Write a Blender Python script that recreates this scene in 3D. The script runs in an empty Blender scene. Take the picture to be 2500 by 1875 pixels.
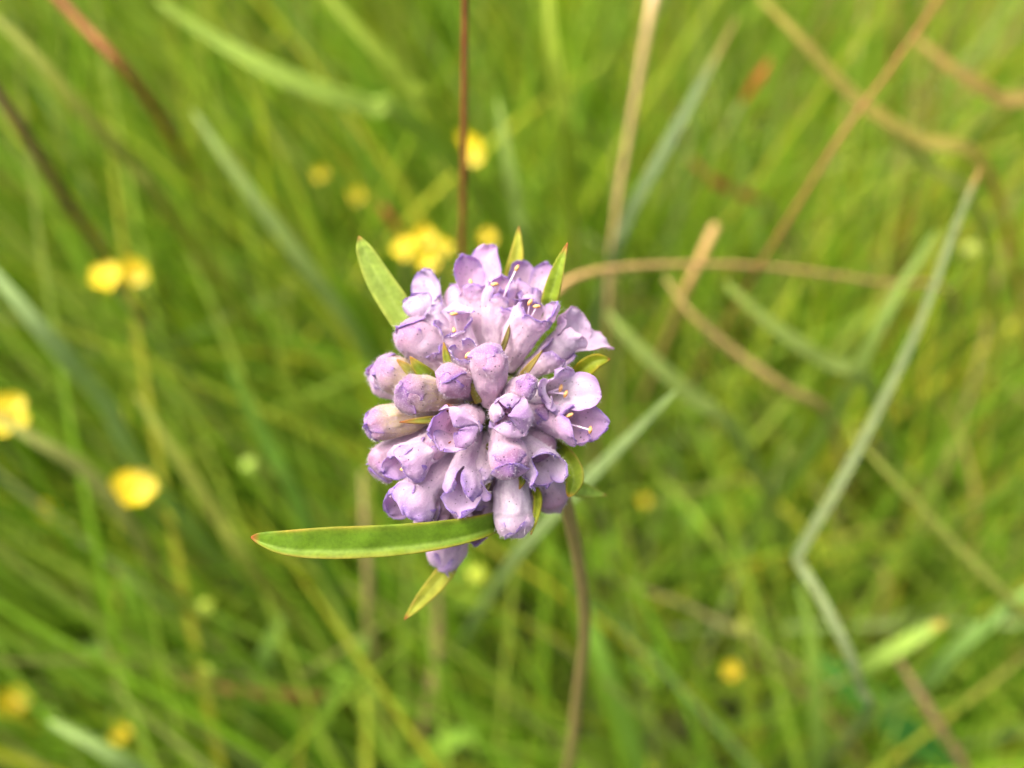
import bpy, math, random
import numpy as np
from mathutils import Vector, noise as mnoise

R = math.radians
random.seed(7)
rng = np.random.default_rng(11)
scene = bpy.context.scene

# ------------------------------------------------------------------ camera
PITCH = R(50)
LENS_PX = 1250 / math.tan(R(30))            # focal length in photograph pixels (2500 wide)
D0 = 0.0866                                 # distance of the flower's heart from the lens
FLOWER = Vector((0, 0, 0.290))
FWD = Vector((0, math.cos(PITCH), -math.sin(PITCH)))
RIGHT = Vector((1, 0, 0))
UP = Vector((0, math.sin(PITCH), math.cos(PITCH)))
CAM = FLOWER - FWD * D0 - RIGHT * ((1195 - 1250) / LENS_PX * D0) + UP * ((985 - 937.5) / LENS_PX * D0)

cd = bpy.data.cameras.new('camera')
cd.sensor_width = 36
cd.lens = 18 / math.tan(R(30))
cd.clip_start = 0.002
cd.clip_end = 500
cd.dof.use_dof = True
cd.dof.focus_distance = 0.0835
cd.dof.aperture_fstop = cd.lens / 2.8       # a 2.8 mm wide pupil
cam = bpy.data.objects.new('camera', cd)
scene.collection.objects.link(cam)
cam.location = CAM
cam.rotation_euler = (R(90) - PITCH, 0, 0)
scene.camera = cam

# ------------------------------------------------------------------ light: bright overcast day
SUN_EL, SUN_AZ = R(64), R(-78)              # azimuth measured from +Y towards +X
world = bpy.data.worlds.new('World')
scene.world = world
world.use_nodes = True
wn = world.node_tree
sky = wn.nodes.new('ShaderNodeTexSky')
sky.sky_type = 'NISHITA'
sky.sun_disc = False
sky.sun_elevation = SUN_EL
sky.sun_rotation = SUN_AZ
sky.air_density = 0.45
sky.dust_density = 9.0
sky.ozone_density = 0.2
bg = wn.nodes['Background']
bg.inputs['Strength'].default_value = 0.15
wn.links.new(sky.outputs[0], bg.inputs['Color'])
sd = bpy.data.lights.new('sun', 'SUN')
sd.energy = 0.85
sd.angle = R(75)
sd.color = (1.0, 0.95, 0.86)
sun = bpy.data.objects.new('sun', sd)
scene.collection.objects.link(sun)
S = Vector((math.sin(SUN_AZ) * math.cos(SUN_EL), math.cos(SUN_AZ) * math.cos(SUN_EL), math.sin(SUN_EL)))
sun.rotation_euler = S.to_track_quat('Z', 'Y').to_euler()
sun.location = S * 3
scene.view_settings.view_transform = 'Standard'
scene.view_settings.look = 'None'
scene.view_settings.gamma = 1
scene.view_settings.use_curve_mapping = False
scene.view_settings.exposure = 1.68
scene.cycles.max_bounces = 6
scene.cycles.diffuse_bounces = 4
scene.cycles.use_adaptive_sampling = True
scene.cycles.adaptive_threshold = 0.02
scene.cycles.transmission_bounces = 6

# ------------------------------------------------------------------ helpers
COL = scene.collection


def P(x, y, d):
    """the point of the place that stands d metres from the lens in the direction of photo point (x, y)"""
    return CAM + FWD * d + RIGHT * ((x - 1250) / LENS_PX * d) - UP * ((y - 937.5) / LENS_PX * d)


def H(x, y, dz):
    """a point in the flower head: dz millimetres nearer than its heart"""
    return P(x, y, D0 - dz * 0.001)


def lin(r, g, b):
    f = lambda c: ((c / 255 + 0.055) / 1.055) ** 2.4 if c > 10 else c / 255 / 12.92
    return (f(r), f(g), f(b))


def link(o, parent=None):
    COL.objects.link(o)
    if parent:
        o.parent = parent
    return o


def mesh_obj(name, verts, faces, mats, parent=None, smooth=True, tint=None, loc=None):
    me = bpy.data.meshes.new(name)
    verts = np.asarray(verts, dtype=float)
    if loc is not None:
        verts = verts - np.array(loc)
    me.from_pydata(verts.tolist(), [], [list(map(int, f)) for f in faces])
    if not isinstance(mats, (list, tuple)):
        mats = [mats]
    for m in mats:
        me.materials.append(m)
    if smooth:
        me.polygons.foreach_set('use_smooth', [True] * len(me.polygons))
    if tint is not None:
        at = me.attributes.new('tint', 'FLOAT_COLOR', 'POINT')
        t = np.ones((len(verts), 4))
        t[:, :3] = np.asarray(tint)[:, :3]
        at.data.foreach_set('color', t.ravel())
    me.update()
    o = bpy.data.objects.new(name, me)
    if loc is not None:
        o.location = Vector(loc)
    return link(o, parent)


def child_of(o, parent):
    """parent o without moving it (all parents here are neither turned nor scaled)"""
    off = Vector((0, 0, 0))
    q = parent
    while q:
        off += q.location
        q = q.parent
    o.parent = parent
    o.location = o.location - off
    return o


def tag(o, label, cat, group=None):
    o['label'] = label
    o['category'] = cat
    if group:
        o['group'] = group
    return o


def empty(name, loc, label, cat, group=None):
    o = bpy.data.objects.new(name, None)
    o.empty_display_size = 0.005
    o.location = loc
    link(o)
    return tag(o, label, cat, group)


def smooth_path(pts, n):
    """Catmull-Rom through pts, n points, evenly spread by parameter"""
    pts = [np.array(p, dtype=float) for p in pts]
    if len(pts) == 2:
        return np.array([pts[0] + (pts[1] - pts[0]) * k / (n - 1) for k in range(n)])
    ext = [2 * pts[0] - pts[1]] + pts + [2 * pts[-1] - pts[-2]]
    out = []
    for k in range(n):
        u = k / (n - 1) * (len(pts) - 1)
        i = min(int(u), len(pts) - 2)
        t = u - i
        a, b, c, d = ext[i:i + 4]
        out.append(0.5 * (2 * b + (c - a) * t + (2 * a - 5 * b + 4 * c - d) * t * t + (3 * b - a - 3 * c + d) * t ** 3))
    return np.array(out)


def unit(v):
    v = np.asarray(v, dtype=float)
    return v / (np.linalg.norm(v) + 1e-12)


def tube_data(path, radii, n=8, cap=True):
    path = np.asarray(path, dtype=float)
    m = len(path)
    radii = np.broadcast_to(np.asarray(radii, dtype=float), (m,))
    t = np.gradient(path, axis=0)
    ref = np.array([0.31, 0.2, 0.93])
    verts, faces = [], []
    x = unit(np.cross(t[0], ref))
    for i in range(m):
        ti = unit(t[i])
        x = unit(x - ti * np.dot(x, ti))
        y = np.cross(ti, x)
        for k in range(n):
            a = 2 * math.pi * k / n
            verts.append(path[i] + radii[i] * (math.cos(a) * x + math.sin(a) * y))
    for i in range(m - 1):
        for k in range(n):
            k2 = (k + 1) % n
            faces.append((i * n + k, i * n + k2, (i + 1) * n + k2, (i + 1) * n + k))
    if cap:
        faces.append(tuple(range(n - 1, -1, -1)))
        faces.append(tuple((m - 1) * n + k for k in range(n)))
    return np.array(verts), faces


def ribbon_data(path, widths, face_to, fold=0.25, twist=0.0, cols=5, wave=0.0, seed=0.0, rib=0.0):
    """a leaf blade along path, broad side towards face_to, folded along its midrib"""
    path = np.asarray(path, dtype=float)
    m = len(path)
    widths = np.broadcast_to(np.asarray(widths, dtype=float), (m,))
    tg = np.gradient(path, axis=0)
    verts, faces, uv = [], [], []
    for i in range(m):
        t = unit(tg[i])
        n = np.asarray(face_to, dtype=float) - path[i]
        n = unit(n - t * np.dot(n, t))
        s = np.cross(t, n)
        a = twist * (i / (m - 1) - 0.5)
        s, n = s * math.cos(a) + n * math.sin(a), n * math.cos(a) - s * math.sin(a)
        for k in range(cols):
            q = -1 + 2 * k / (cols - 1)
            w = widths[i] * 0.5
            off = fold * abs(q - rib) * w
            if wave:
                off += wave * w * mnoise.noise(Vector((i * 0.35 + seed, q * 0.8, seed))) 
            verts.append(path[i] + s * q * w + n * off)
            uv.append((i / (m - 1), q))
    for i in range(m - 1):
        for k in range(cols - 1):
            a = i * cols + k
            faces.append((a, a + 1, a + cols + 1, a + cols))
    return np.array(verts), faces, np.array(uv)


# ------------------------------------------------------------------ materials
def new_mat(name):
    m = bpy.data.materials.new(name)
    m.use_nodes = True
    nt = m.node_tree
    return m, nt, nt.nodes['Principled BSDF'], nt.nodes['Material Output']


def nd(nt, t, **kw):
    n = nt.nodes.new(t)
    for k, v in kw.items():
        setattr(n, k, v)
    return n


def mixrgb(nt, fac, a, b, mode='MIX'):
    n = nd(nt, 'ShaderNodeMix', data_type='RGBA', blend_type=mode)
    for sock, val in ((n.inputs[0], fac), (n.inputs[6], a), (n.inputs[7], b)):
        if hasattr(val, 'is_output'):
            nt.links.new(val, sock)
        elif isinstance(val, (int, float)):
            sock.default_value = val
        else:
            sock.default_value = (*val[:3], 1)
    return n.outputs[2]


def ramp(nt, src, stops):
    n = nd(nt, 'ShaderNodeValToRGB')
    els = n.color_ramp.elements
    while len(els) < len(stops):
        els.new(0.5)
    for e, (p, c) in zip(els, stops):
        e.position = p
        e.color = (c, c, c, 1) if isinstance(c, (int, float)) else (*c[:3], 1)
    nt.links.new(src, n.inputs[0])
    return n.outputs[0]


def tex_coord(nt, scale, stretch=None):
    tc = nd(nt, 'ShaderNodeTexCoord')
    mp = nd(nt, 'ShaderNodeMapping')
    mp.inputs['Scale'].default_value = stretch or (scale, scale, scale)
    nt.links.new(tc.outputs['Object'], mp.inputs[0])
    return mp.outputs[0]


def noise_tex(nt, vec, scale=1.0, detail=4, rough=0.6):
    n = nd(nt, 'ShaderNodeTexNoise')
    n.inputs['Scale'].default_value = scale
    n.inputs['Detail'].default_value = detail
    n.inputs['Roughness'].default_value = rough
    nt.links.new(vec, n.inputs['Vector'])
    return n.outputs[0]


def bump(nt, h, dist, strength=1.0):
    b = nd(nt, 'ShaderNodeBump')
    b.inputs['Distance'].default_value = dist
    b.inputs['Strength'].default_value = strength
    nt.links.new(h, b.inputs['Height'])
    return b.outputs[0]


def thin_leaf_output(nt, bsdf, out, col, share, tr_tint, normal=None):
    """part of the light passes through the thin tissue"""
    tr = nd(nt, 'ShaderNodeBsdfTranslucent')
    nt.links.new(mixrgb(nt, 1.0, col, tr_tint, 'MULTIPLY'), tr.inputs['Color'])
    if normal:
        nt.links.new(normal, tr.inputs['Normal'])
    mx = nd(nt, 'ShaderNodeMixShader')
    mx.inputs[0].default_value = share
    nt.links.new(bsdf.outputs[0], mx.inputs[1])
    nt.links.new(tr.outputs[0], mx.inputs[2])
    nt.links.new(mx.outputs[0], out.inputs['Surface'])


def petal_material(name, speck, bluish):
    m, nt, b, out = new_mat(name)
    at = nd(nt, 'ShaderNodeAttribute', attribute_name='tint')
    c1 = tex_coord(nt, 1000)
    blotch = noise_tex(nt, c1, 0.55, 4, 0.6)
    col = mixrgb(nt, ramp(nt, blotch, [(0.45, 0.0), (0.75, 0.30)]), at.outputs['Color'], (0.90, 0.82, 0.88))
    col = mixrgb(nt, ramp(nt, noise_tex(nt, c1, 0.9, 3, 0.5), [(0.52, 0.0), (0.8, 0.35)]), col, (0.55, 0.30, 0.55))
    fine = noise_tex(nt, c1, 6.0, 4, 0.75)
    col = mixrgb(nt, ramp(nt, fine, [(0.38, 0.28), (0.58, 0.0)]), col, (0.46, 0.31, 0.50))
    col = mixrgb(nt, ramp(nt, noise_tex(nt, c1, 2.4, 4, 0.65), [(0.40, 0.18), (0.58, 0.0)]), col, (0.54, 0.36, 0.56))
    col = mixrgb(nt, ramp(nt, noise_tex(nt, c1, 9.0, 2, 0.6), [(0.55, 0.0), (0.72, 0.5)]), col, (0.88, 0.82, 0.88))
    vn = nd(nt, 'ShaderNodeAttribute', attribute_name='vein')
    streak = noise_tex(nt, vn.outputs['Vector'], 1.0, 4, 0.6)
    col = mixrgb(nt, ramp(nt, streak, [(0.40, 0.28), (0.56, 0.0)]), col, (0.58, 0.40, 0.60))
    if bluish:
        col = mixrgb(nt, 0.12, col, (0.60, 0.47, 0.66))
    # tiny dark specks of pollen and dirt, here and there
    vo = nd(nt, 'ShaderNodeTexVoronoi')
    vo.inputs['Scale'].default_value = 2.3
    vo.inputs['Randomness'].default_value = 1.0
    nt.links.new(c1, vo.inputs['Vector'])
    dots = ramp(nt, vo.outputs['Distance'], [(0.12, 1.0), (0.20, 0.0)])
    keepd = ramp(nt, vo.outputs['Color'], [(0.45, 0.0), (0.55, 1.0)])
    mk = nd(nt, 'ShaderNodeMath', operation='MULTIPLY')
    nt.links.new(dots, mk.inputs[0])
    nt.links.new(keepd, mk.inputs[1])
    where = ramp(nt, noise_tex(nt, c1, 0.35, 2, 0.5), [(0.42 - speck, 0.0), (0.50 - speck, 0.9)])
    mul = nd(nt, 'ShaderNodeMath', operation='MULTIPLY')
    nt.links.new(mk.outputs[0], mul.inputs[0])
    nt.links.new(where, mul.inputs[1])
    col = mixrgb(nt, mul.outputs[0], col, (0.05, 0.03, 0.06))
    nt.links.new(col, b.inputs['Base Color'])
    b.inputs['Roughness'].default_value = 0.8
    b.inputs['Specular IOR Level'].default_value = 0.18
    b.inputs['Sheen Weight'].default_value = 0.35
    b.inputs['Sheen Roughness'].default_value = 0.4
    hsum = nd(nt, 'ShaderNodeMath', operation='ADD')
    nt.links.new(noise_tex(nt, c1, 5.5, 5, 0.7), hsum.inputs[0])
    nt.links.new(streak, hsum.inputs[1])
    nrm = bump(nt, hsum.outputs[0], 0.00012, 0.9)
    nt.links.new(nrm, b.inputs['Normal'])
    thin_leaf_output(nt, b, out, col, 0.50, (1.0, 0.91, 0.97))
    return m


M_PETAL = petal_material('petal_outside', 0.02, False)
M_PETAL_IN = petal_material('petal_inside', 0.10, True)


def blade_material(name, rough, share, fibre):
    m, nt, b, out = new_mat(name)
    at = nd(nt, 'ShaderNodeAttribute', attribute_name='tint')
    c1 = tex_coord(nt, 1000)
    n1 = noise_tex(nt, c1, fibre, 4, 0.6)
    col = mixrgb(nt, ramp(nt, n1, [(0.3, 0.45), (0.6, 0.0)]), at.outputs['Color'], (0.5, 0.52, 0.45), 'MULTIPLY')
    n2 = noise_tex(nt, c1, fibre * 0.3, 2, 0.5)
    col = mixrgb(nt, ramp(nt, n2, [(0.5, 0.0), (0.72, 0.35)]), col, (1.25, 1.2, 0.8), 'MULTIPLY')
    nt.links.new(col, b.inputs['Base Color'])
    b.inputs['Roughness'].default_value = rough
    b.inputs['Specular IOR Level'].default_value = 0.25
    nt.links.new(bump(nt, noise_tex(nt, c1, fibre * 4, 3, 0.6), 0.00006, 0.8), b.inputs['Normal'])
    thin_leaf_output(nt, b, out, col, share, (1.12, 1.08, 0.65))
    return m


def field_material():
    m, nt, b, out = new_mat('field_grass')
    at = nd(nt, 'ShaderNodeAttribute', attribute_name='tint')
    nt.links.new(at.outputs['Color'], b.inputs['Base Color'])
    b.inputs['Roughness'].default_value = 0.55
    b.inputs['Specular IOR Level'].default_value = 0.08
    thin_leaf_output(nt, b, out, at.outputs['Color'], 0.45, (1.15, 1.15, 0.6))
    return m


M_FIELD = field_material()
M_STALK = blade_material('dry_stalk', 0.65, 0.06, 0.35)
M_BRACT = blade_material('bract', 0.6, 0.20, 2.2)
M_GRASS = blade_material('grass_blade', 0.65, 0.45, 0.35)


def plain_material(name, col, rough=0.6, var=None, scale=1.5, spec=0.3, bmp=0.00005):
    m, nt, b, out = new_mat(name)
    c1 = tex_coord(nt, 1000)
    n1 = noise_tex(nt, c1, scale, 4, 0.6)
    c = mixrgb(nt, ramp(nt, n1, [(0.35, 0.0), (0.68, 1.0)]), col, var or tuple(v * 0.6 for v in col))
    nt.links.new(c, b.inputs['Base Color'])
    b.inputs['Roughness'].default_value = rough
    b.inputs['Specular IOR Level'].default_value = spec
    nt.links.new(bump(nt, noise_tex(nt, c1, scale * 3, 3, 0.6), bmp, 0.7), b.inputs['Normal'])
    return m


M_STEM = plain_material('scabious_stem', lin(146, 122, 82), 0.55, lin(112, 108, 52), 1.6)
M_CORE = plain_material('receptacle', lin(98, 112, 34), 0.6, lin(64, 60, 22), 1.8)
M_SCALE = blade_material('receptacle_scale', 0.5, 0.2, 2.0)
M_ANTHER = plain_material('anther', lin(228, 194, 126), 0.5, lin(176, 108, 48), 2.2)
M_FILAMENT = plain_material('filament', lin(236, 220, 232), 0.4, lin(214, 190, 220), 2.0)
M_HAIR = plain_material('hair', lin(240, 226, 240), 0.4, lin(220, 205, 225), 2.0, 0.5)


def yellow_petal():
    m, nt, b, out = new_mat('yellow_petal')
    c1 = tex_coord(nt, 1000)
    c = mixrgb(nt, ramp(nt, noise_tex(nt, c1, 0.5, 3, 0.5), [(0.35, 0.0), (0.7, 1.0)]), (0.80, 0.66, 0.016), (0.76, 0.56, 0.012))
    nt.links.new(c, b.inputs['Base Color'])
    b.inputs['Roughness'].default_value = 0.4
    thin_leaf_output(nt, b, out, c, 0.3, (1, 0.95, 0.5))
    return m


M_YELLOW = yellow_petal()
M_YCENTRE = plain_material('yellow_centre', (0.75, 0.42, 0.02), 0.6)
M_GSTEM = plain_material('green_stem', (0.10, 0.17, 0.03), 0.5, (0.17, 0.16, 0.05), 0.6)


def ground_material():
    m, nt, b, out = new_mat('thatch_and_soil')
    c1 = tex_coord(nt, 1)
    n1 = noise_tex(nt, c1, 60, 6, 0.7)
    c = mixrgb(nt, ramp(nt, n1, [(0.35, 0.0), (0.65, 1.0)]), (0.035, 0.030, 0.010), (0.09, 0.10, 0.025))
    n2 = noise_tex(nt, c1, 9, 4, 0.6)
    c = mixrgb(nt, ramp(nt, n2, [(0.45, 0.0), (0.7, 0.7)]), c, (0.05, 0.09, 0.016))
    nt.links.new(c, b.inputs['Base Color'])
    b.inputs['Roughness'].default_value = 0.95
    nt.links.new(bump(nt, n1, 0.006, 1.0), b.inputs['Normal'])
    return m


M_GROUND = ground_material()

# ------------------------------------------------------------------ the ground, out to the horizon
gx = np.concatenate([-np.geomspace(250, 1.6, 9), np.linspace(-1.5, 1.5, 61), np.geomspace(1.6, 250, 9)])
gv, gf = [], []
for y in gx:
    for x in gx:
        near = abs(x) < 2 and abs(y) < 2
        z = 0.012 * mnoise.noise(Vector((x * 9, y * 9, 0))) + 0.006 * mnoise.noise(Vector((x * 30, y * 30, 4))) if near else 0.0
        gv.append((x, y + 0.2, z))
nx = len(gx)
for j in range(nx - 1):
    for i in range(nx - 1):
        a = j * nx + i
        gf.append((a, a + 1, a + nx + 1, a + nx))
ground = mesh_obj('ground', gv, gf, M_GROUND)
ground['kind'] = 'structure'

# ------------------------------------------------------------------ meadow grass that nobody could count
G_DEEP = (0.085, 0.165, 0.010)
G_MID = (0.165, 0.300, 0.018)
G_LIGHT = (0.275, 0.410, 0.046)
G_YELL = (0.400, 0.430, 0.036)
G_BLUE = (0.300, 0.400, 0.140)
G_STRAW = (0.440, 0.350, 0.160)
G_RED = (0.260, 0.110, 0.045)
PAL = np.array([G_DEEP, G_MID, G_LIGHT, G_YELL, G_BLUE, G_STRAW, G_RED])


# the yellow flowers: what and where (photo point, distance, breadth in photo pixels, petals)
YF = [
    ('round yellow flower behind the upright red-brown stalk', 1140, 368, 0.255, 102, 5),
    ('yellow blossom on the upper side of the cluster left of the flower head', 1034, 576, 0.225, 68, 4),
    ('yellow blossom at the left end of the cluster beside the flower head', 990, 606, 0.222, 70, 5),
    ('yellow blossom at the bottom of the cluster beside the flower head', 1042, 640, 0.220, 66, 4),
    ('yellow blossom at the right end of the cluster, nearest the flower head', 1084, 604, 0.232, 52, 4),
    ('bright left blossom of the yellow pair at the left', 262, 678, 0.21, 92, 5),
    ('fainter right blossom of the yellow pair at the left', 328, 664, 0.23, 78, 5),
    ('yellow flower cut off by the left edge', 8, 1010, 0.21, 118, 5),
    ('lone bright yellow flower left of the long bract', 325, 1196, 0.205, 124, 5),
    ('dim orange-yellow flower low in the grass at the left', 108, 1252, 0.29, 66, 5),
    ('yellow flower at the left edge near the bottom corner', 28, 1716, 0.27, 92, 5),
    ('small orange-yellow flower near the bottom left edge', 296, 1792, 0.27, 60, 5),
    ('small dim yellow flower high in the left-hand grass', 782, 424, 0.33, 44, 5),
    ('small dim yellow flower up left of the large cluster', 868, 478, 0.33, 46, 5),
    ('dim yellow flower peeping out above the flower head', 1190, 580, 0.31, 50, 5),
    ('yellow flower low in the grass below and right of the stem', 1786, 1636, 0.31, 54, 5),
    ('tiny yellow flower in the grass right of the stem top', 1572, 1222, 0.31, 36, 4),
]


def grass_field(name, n, xr, yr, hmin, hmax, wmin, wmax, probs_l, probs_r, clear, segs=7, base_z=-0.005):
    x = rng.uniform(*xr, n)
    y = rng.uniform(*yr, n)
    left = np.clip((0.04 - x) / 0.22 + 0.5, 0, 1)                    # 1 where the long left-hand swathe grows
    ln = rng.uniform(hmin, hmax, n) * (0.85 + 0.35 * left)
    az = rng.uniform(0, 2 * math.pi, n)
    lean = np.abs(rng.normal(0.32, 0.22, n))
    # the swathe on the left is combed over towards the left
    swath = rng.uniform(0, 1, n) < left * 0.85
    az = np.where(swath, math.pi + rng.normal(0.0, 0.5, n) - 0.25, az)
    lean = np.where(swath, np.clip(rng.normal(0.52, 0.17, n), 0.05, 1.0), lean)
    messy = (~swath) & (rng.uniform(0, 1, n) < 0.30)
    lean = np.where(messy, rng.uniform(0.5, 1.1, n), lean)
    droop = rng.uniform(0.1, 0.75, n)
    wd = rng.uniform(wmin, wmax, n)
    kind = np.where(rng.uniform(0, 1, n) < left,
                    rng.choice(len(PAL), n, p=probs_l), rng.choice(len(PAL), n, p=probs_r))
    kind = np.where((kind >= 5) & (x < 0.12), 1, kind)               # straw lies only on the right
    s = np.linspace(0, 1, segs + 1)
    ang = lean[:, None] + droop[:, None] * s[None, :] ** 1.6         # angle from the vertical along the blade
    step = ln[:, None] / segs
    dx = np.sin(ang) * step
    dzz = np.cos(ang) * step
    rad = np.concatenate([np.zeros((n, 1)), np.cumsum(dx[:, :-1], 1)], 1)
    hz = np.concatenate([np.zeros((n, 1)), np.cumsum(dzz[:, :-1], 1)], 1)
    hd = np.stack([np.cos(az), np.sin(az), np.zeros(n)], 1)
    root = np.stack([x, y, np.full(n, base_z)], 1)
    c = root[:, None, :] + hd[:, None, :] * rad[:, :, None]
    c[:, :, 2] += hz
    # leave the clearing round the flower and the lens that the photograph shows
    rel = c - np.array(CAM)
    dep = rel @ np.array(FWD)
    u = rel @ np.array(RIGHT)
    v = rel @ np.array(UP)
    inside = (np.abs(u) < 0.72 * np.abs(dep) + 0.05) & (np.abs(v) < 0.60 * np.abs(dep) + 0.05) & (dep > -0.06)
    near = np.linalg.norm(rel, axis=2) < 0.09
    keep = ~((inside & (dep < clear)) | near).any(1)
    # nothing grows across the yellow flowers
    ux, vy = 1250 + u / np.maximum(dep, 1e-3) * LENS_PX, 937.5 - v / np.maximum(dep, 1e-3) * LENS_PX
    for _, fx, fy, fd, fs, _n in YF:
        keep &= ~((np.hypot(ux - fx, vy - fy) < fs * 0.62) & (dep < fd) & (dep > 0)).any(1)
    c, hd, wd, kind, az = c[keep], hd[keep], wd[keep], kind[keep], az[keep]
    n = len(c)
    side = np.stack([-hd[:, 1], hd[:, 0], np.zeros(n)], 1)
    tw = rng.uniform(-1.2, 1.2, n)
    sd_ = side * np.cos(tw)[:, None] + hd * np.sin(tw)[:, None]
    prof = np.minimum(1, 0.55 + s * 2.0) * (1 - s ** 3.0 * 0.94)
    w = wd[:, None] * prof[None, :] * 0.5
    nrm = np.cross(np.gradient(c, axis=1), sd_[:, None, :])
    nrm /= np.linalg.norm(nrm, axis=2, keepdims=True) + 1e-12
    a = c - sd_[:, None, :] * w[:, :, None] + nrm * (w * 0.35)[:, :, None]
    b = c + sd_[:, None, :] * w[:, :, None] + nrm * (w * 0.35)[:, :, None]
    V = np.stack([a, c, b], 2).reshape(-1, 3)
    m = segs + 1
    base = (np.arange(n) * m * 3)[:, None, None]
    rows = (np.arange(segs) * 3)[None, :, None]
    k = np.arange(2)[None, None, :]
    i0 = base + rows + k
    F = np.stack([i0, i0 + 1, i0 + 4, i0 + 3], -1).reshape(-1, 4)
    col = PAL[kind] * rng.uniform(0.75, 1.25, (n, 1)) * (1 + rng.normal(0, 0.06, (n, 3)))
    # older towards the tip in some blades: dry tips
    dry = (rng.uniform(0, 1, n) < 0.22)[:, None, None] * np.clip((s - 0.7) / 0.3, 0, 1)[None, :, None] * 0.8
    T = col[:, None, :] * (1 - dry) + np.array(G_STRAW)[None, None, :] * 0.8 * dry
    T = np.repeat(T[:, :, None, :], 3, axis=2).reshape(-1, 3)
    me = bpy.data.meshes.new(name)
    me.vertices.add(len(V))
    me.vertices.foreach_set('co', V.ravel())
    me.loops.add(F.size)
    me.loops.foreach_set('vertex_index', F.ravel().astype(np.int32))
    me.polygons.add(len(F))
    me.polygons.foreach_set('loop_start', np.arange(0, F.size, 4, dtype=np.int32))
    me.polygons.foreach_set('use_smooth', np.ones(len(F), dtype=bool))
    at = me.attributes.new('tint', 'FLOAT_COLOR', 'POINT')
    at.data.foreach_set('color', np.concatenate([T, np.ones((len(T), 1))], 1).ravel())
    me.materials.append(M_FIELD)
    me.update(calc_edges=True)
    me.validate()
    o = link(bpy.data.objects.new(name, me))
    o['kind'] = 'stuff'
    return o


PL = [0.24, 0.37, 0.26, 0.09, 0.04, 0.0, 0.0]
PR = [0.20, 0.27, 0.25, 0.17, 0.03, 0.06, 0.02]
g1 = grass_field('meadow_grass', 27000, (-0.60, 0.60), (-0.10, 1.05), 0.14, 0.30, 0.0011, 0.0032, PL, PR, 0.185)
g1['label'] = 'dense blurred meadow grass filling the picture behind the flower'
g2 = grass_field('short_grass', 9000, (-0.65, 0.65), (-0.10, 1.05), 0.05, 0.16, 0.0012, 0.0030, PL, PR, 0.15, 6)
g2['label'] = 'short grass and thatch close to the soil'
g3 = grass_field('outlying_grass', 9000, (-3.2, 3.2), (-2.4, 4.2), 0.12, 0.30, 0.003, 0.007, PL, PR, 0.45, 5)
g3['label'] = 'coarser meadow grass further off all around'


def herb_leaves(name, n):
    """low clover-like leaflets between the grasses"""
    V, F, T = [], [], []
    out = np.array([(0, 0), (0.28, 0.30), (0.36, 0.62), (0.22, 0.92), (0, 1.0), (-0.22, 0.92), (-0.36, 0.62), (-0.28, 0.30)])
    for _ in range(n):
        x, y = rng.uniform(-0.6, 0.6), rng.uniform(0.0, 0.9)
        if x < -0.02 and y > 0.25 and rng.uniform() < 0.8:
            continue
        z = rng.uniform(0.01, 0.09)
        size = rng.uniform(0.006, 0.014)
        az0 = rng.uniform(0, 6.28)
        col = np.array((G_MID, (0.20, 0.34, 0.035), (0.15, 0.31, 0.022))[rng.integers(0, 3)]) * rng.uniform(0.8, 1.25)
        for k in range(3):
            az = az0 + k * 2.09
            d = np.array([math.cos(az), math.sin(az), rng.uniform(0.0, 0.6)])
            s = np.array([-math.sin(az), math.cos(az), rng.uniform(-0.3, 0.3)])
            b0 = len(V)
            mid = np.array([x, y, z]) + d * size * 0.5 - np.array([0, 0, size * 0.08])
            V.append(mid)
            T.append(col)
            for q, t in out:
                V.append(np.array([x, y, z]) + s * q * size + d * t * size)
                T.append(col)
            for j in range(8):
                F.append((b0, b0 + 1 + j, b0 + 1 + (j + 1) % 8))
    o = mesh_obj(name, V, F, M_FIELD, tint=T)
    o['kind'] = 'stuff'
    o['label'] = 'low green herb leaflets between the grass'
    return o


herb_leaves('herb_leaflets', 1300)


# ------------------------------------------------------------------ single blades and stalks one can tell apart
def to_ground(p, q):
    """carry the line on from p past q, bending down to the soil"""
    p, q = np.array(p), np.array(q)
    d = unit(q - p)
    hz = q[2]
    if hz < 0.01:
        return []
    d1 = unit(d * 1.0 + np.array(FWD) * 0.45 + np.array([0, 0, -0.4]))           # sinks away among the other grass
    if d1[2] > -0.3:
        d1 = unit(d1 + np.array([0, 0, -0.6]))
    end = q + d1 * (hz + 0.006) / -d1[2]
    m1, m2 = q + (end - q) * 0.5, end
    return [m1, m2]


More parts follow.
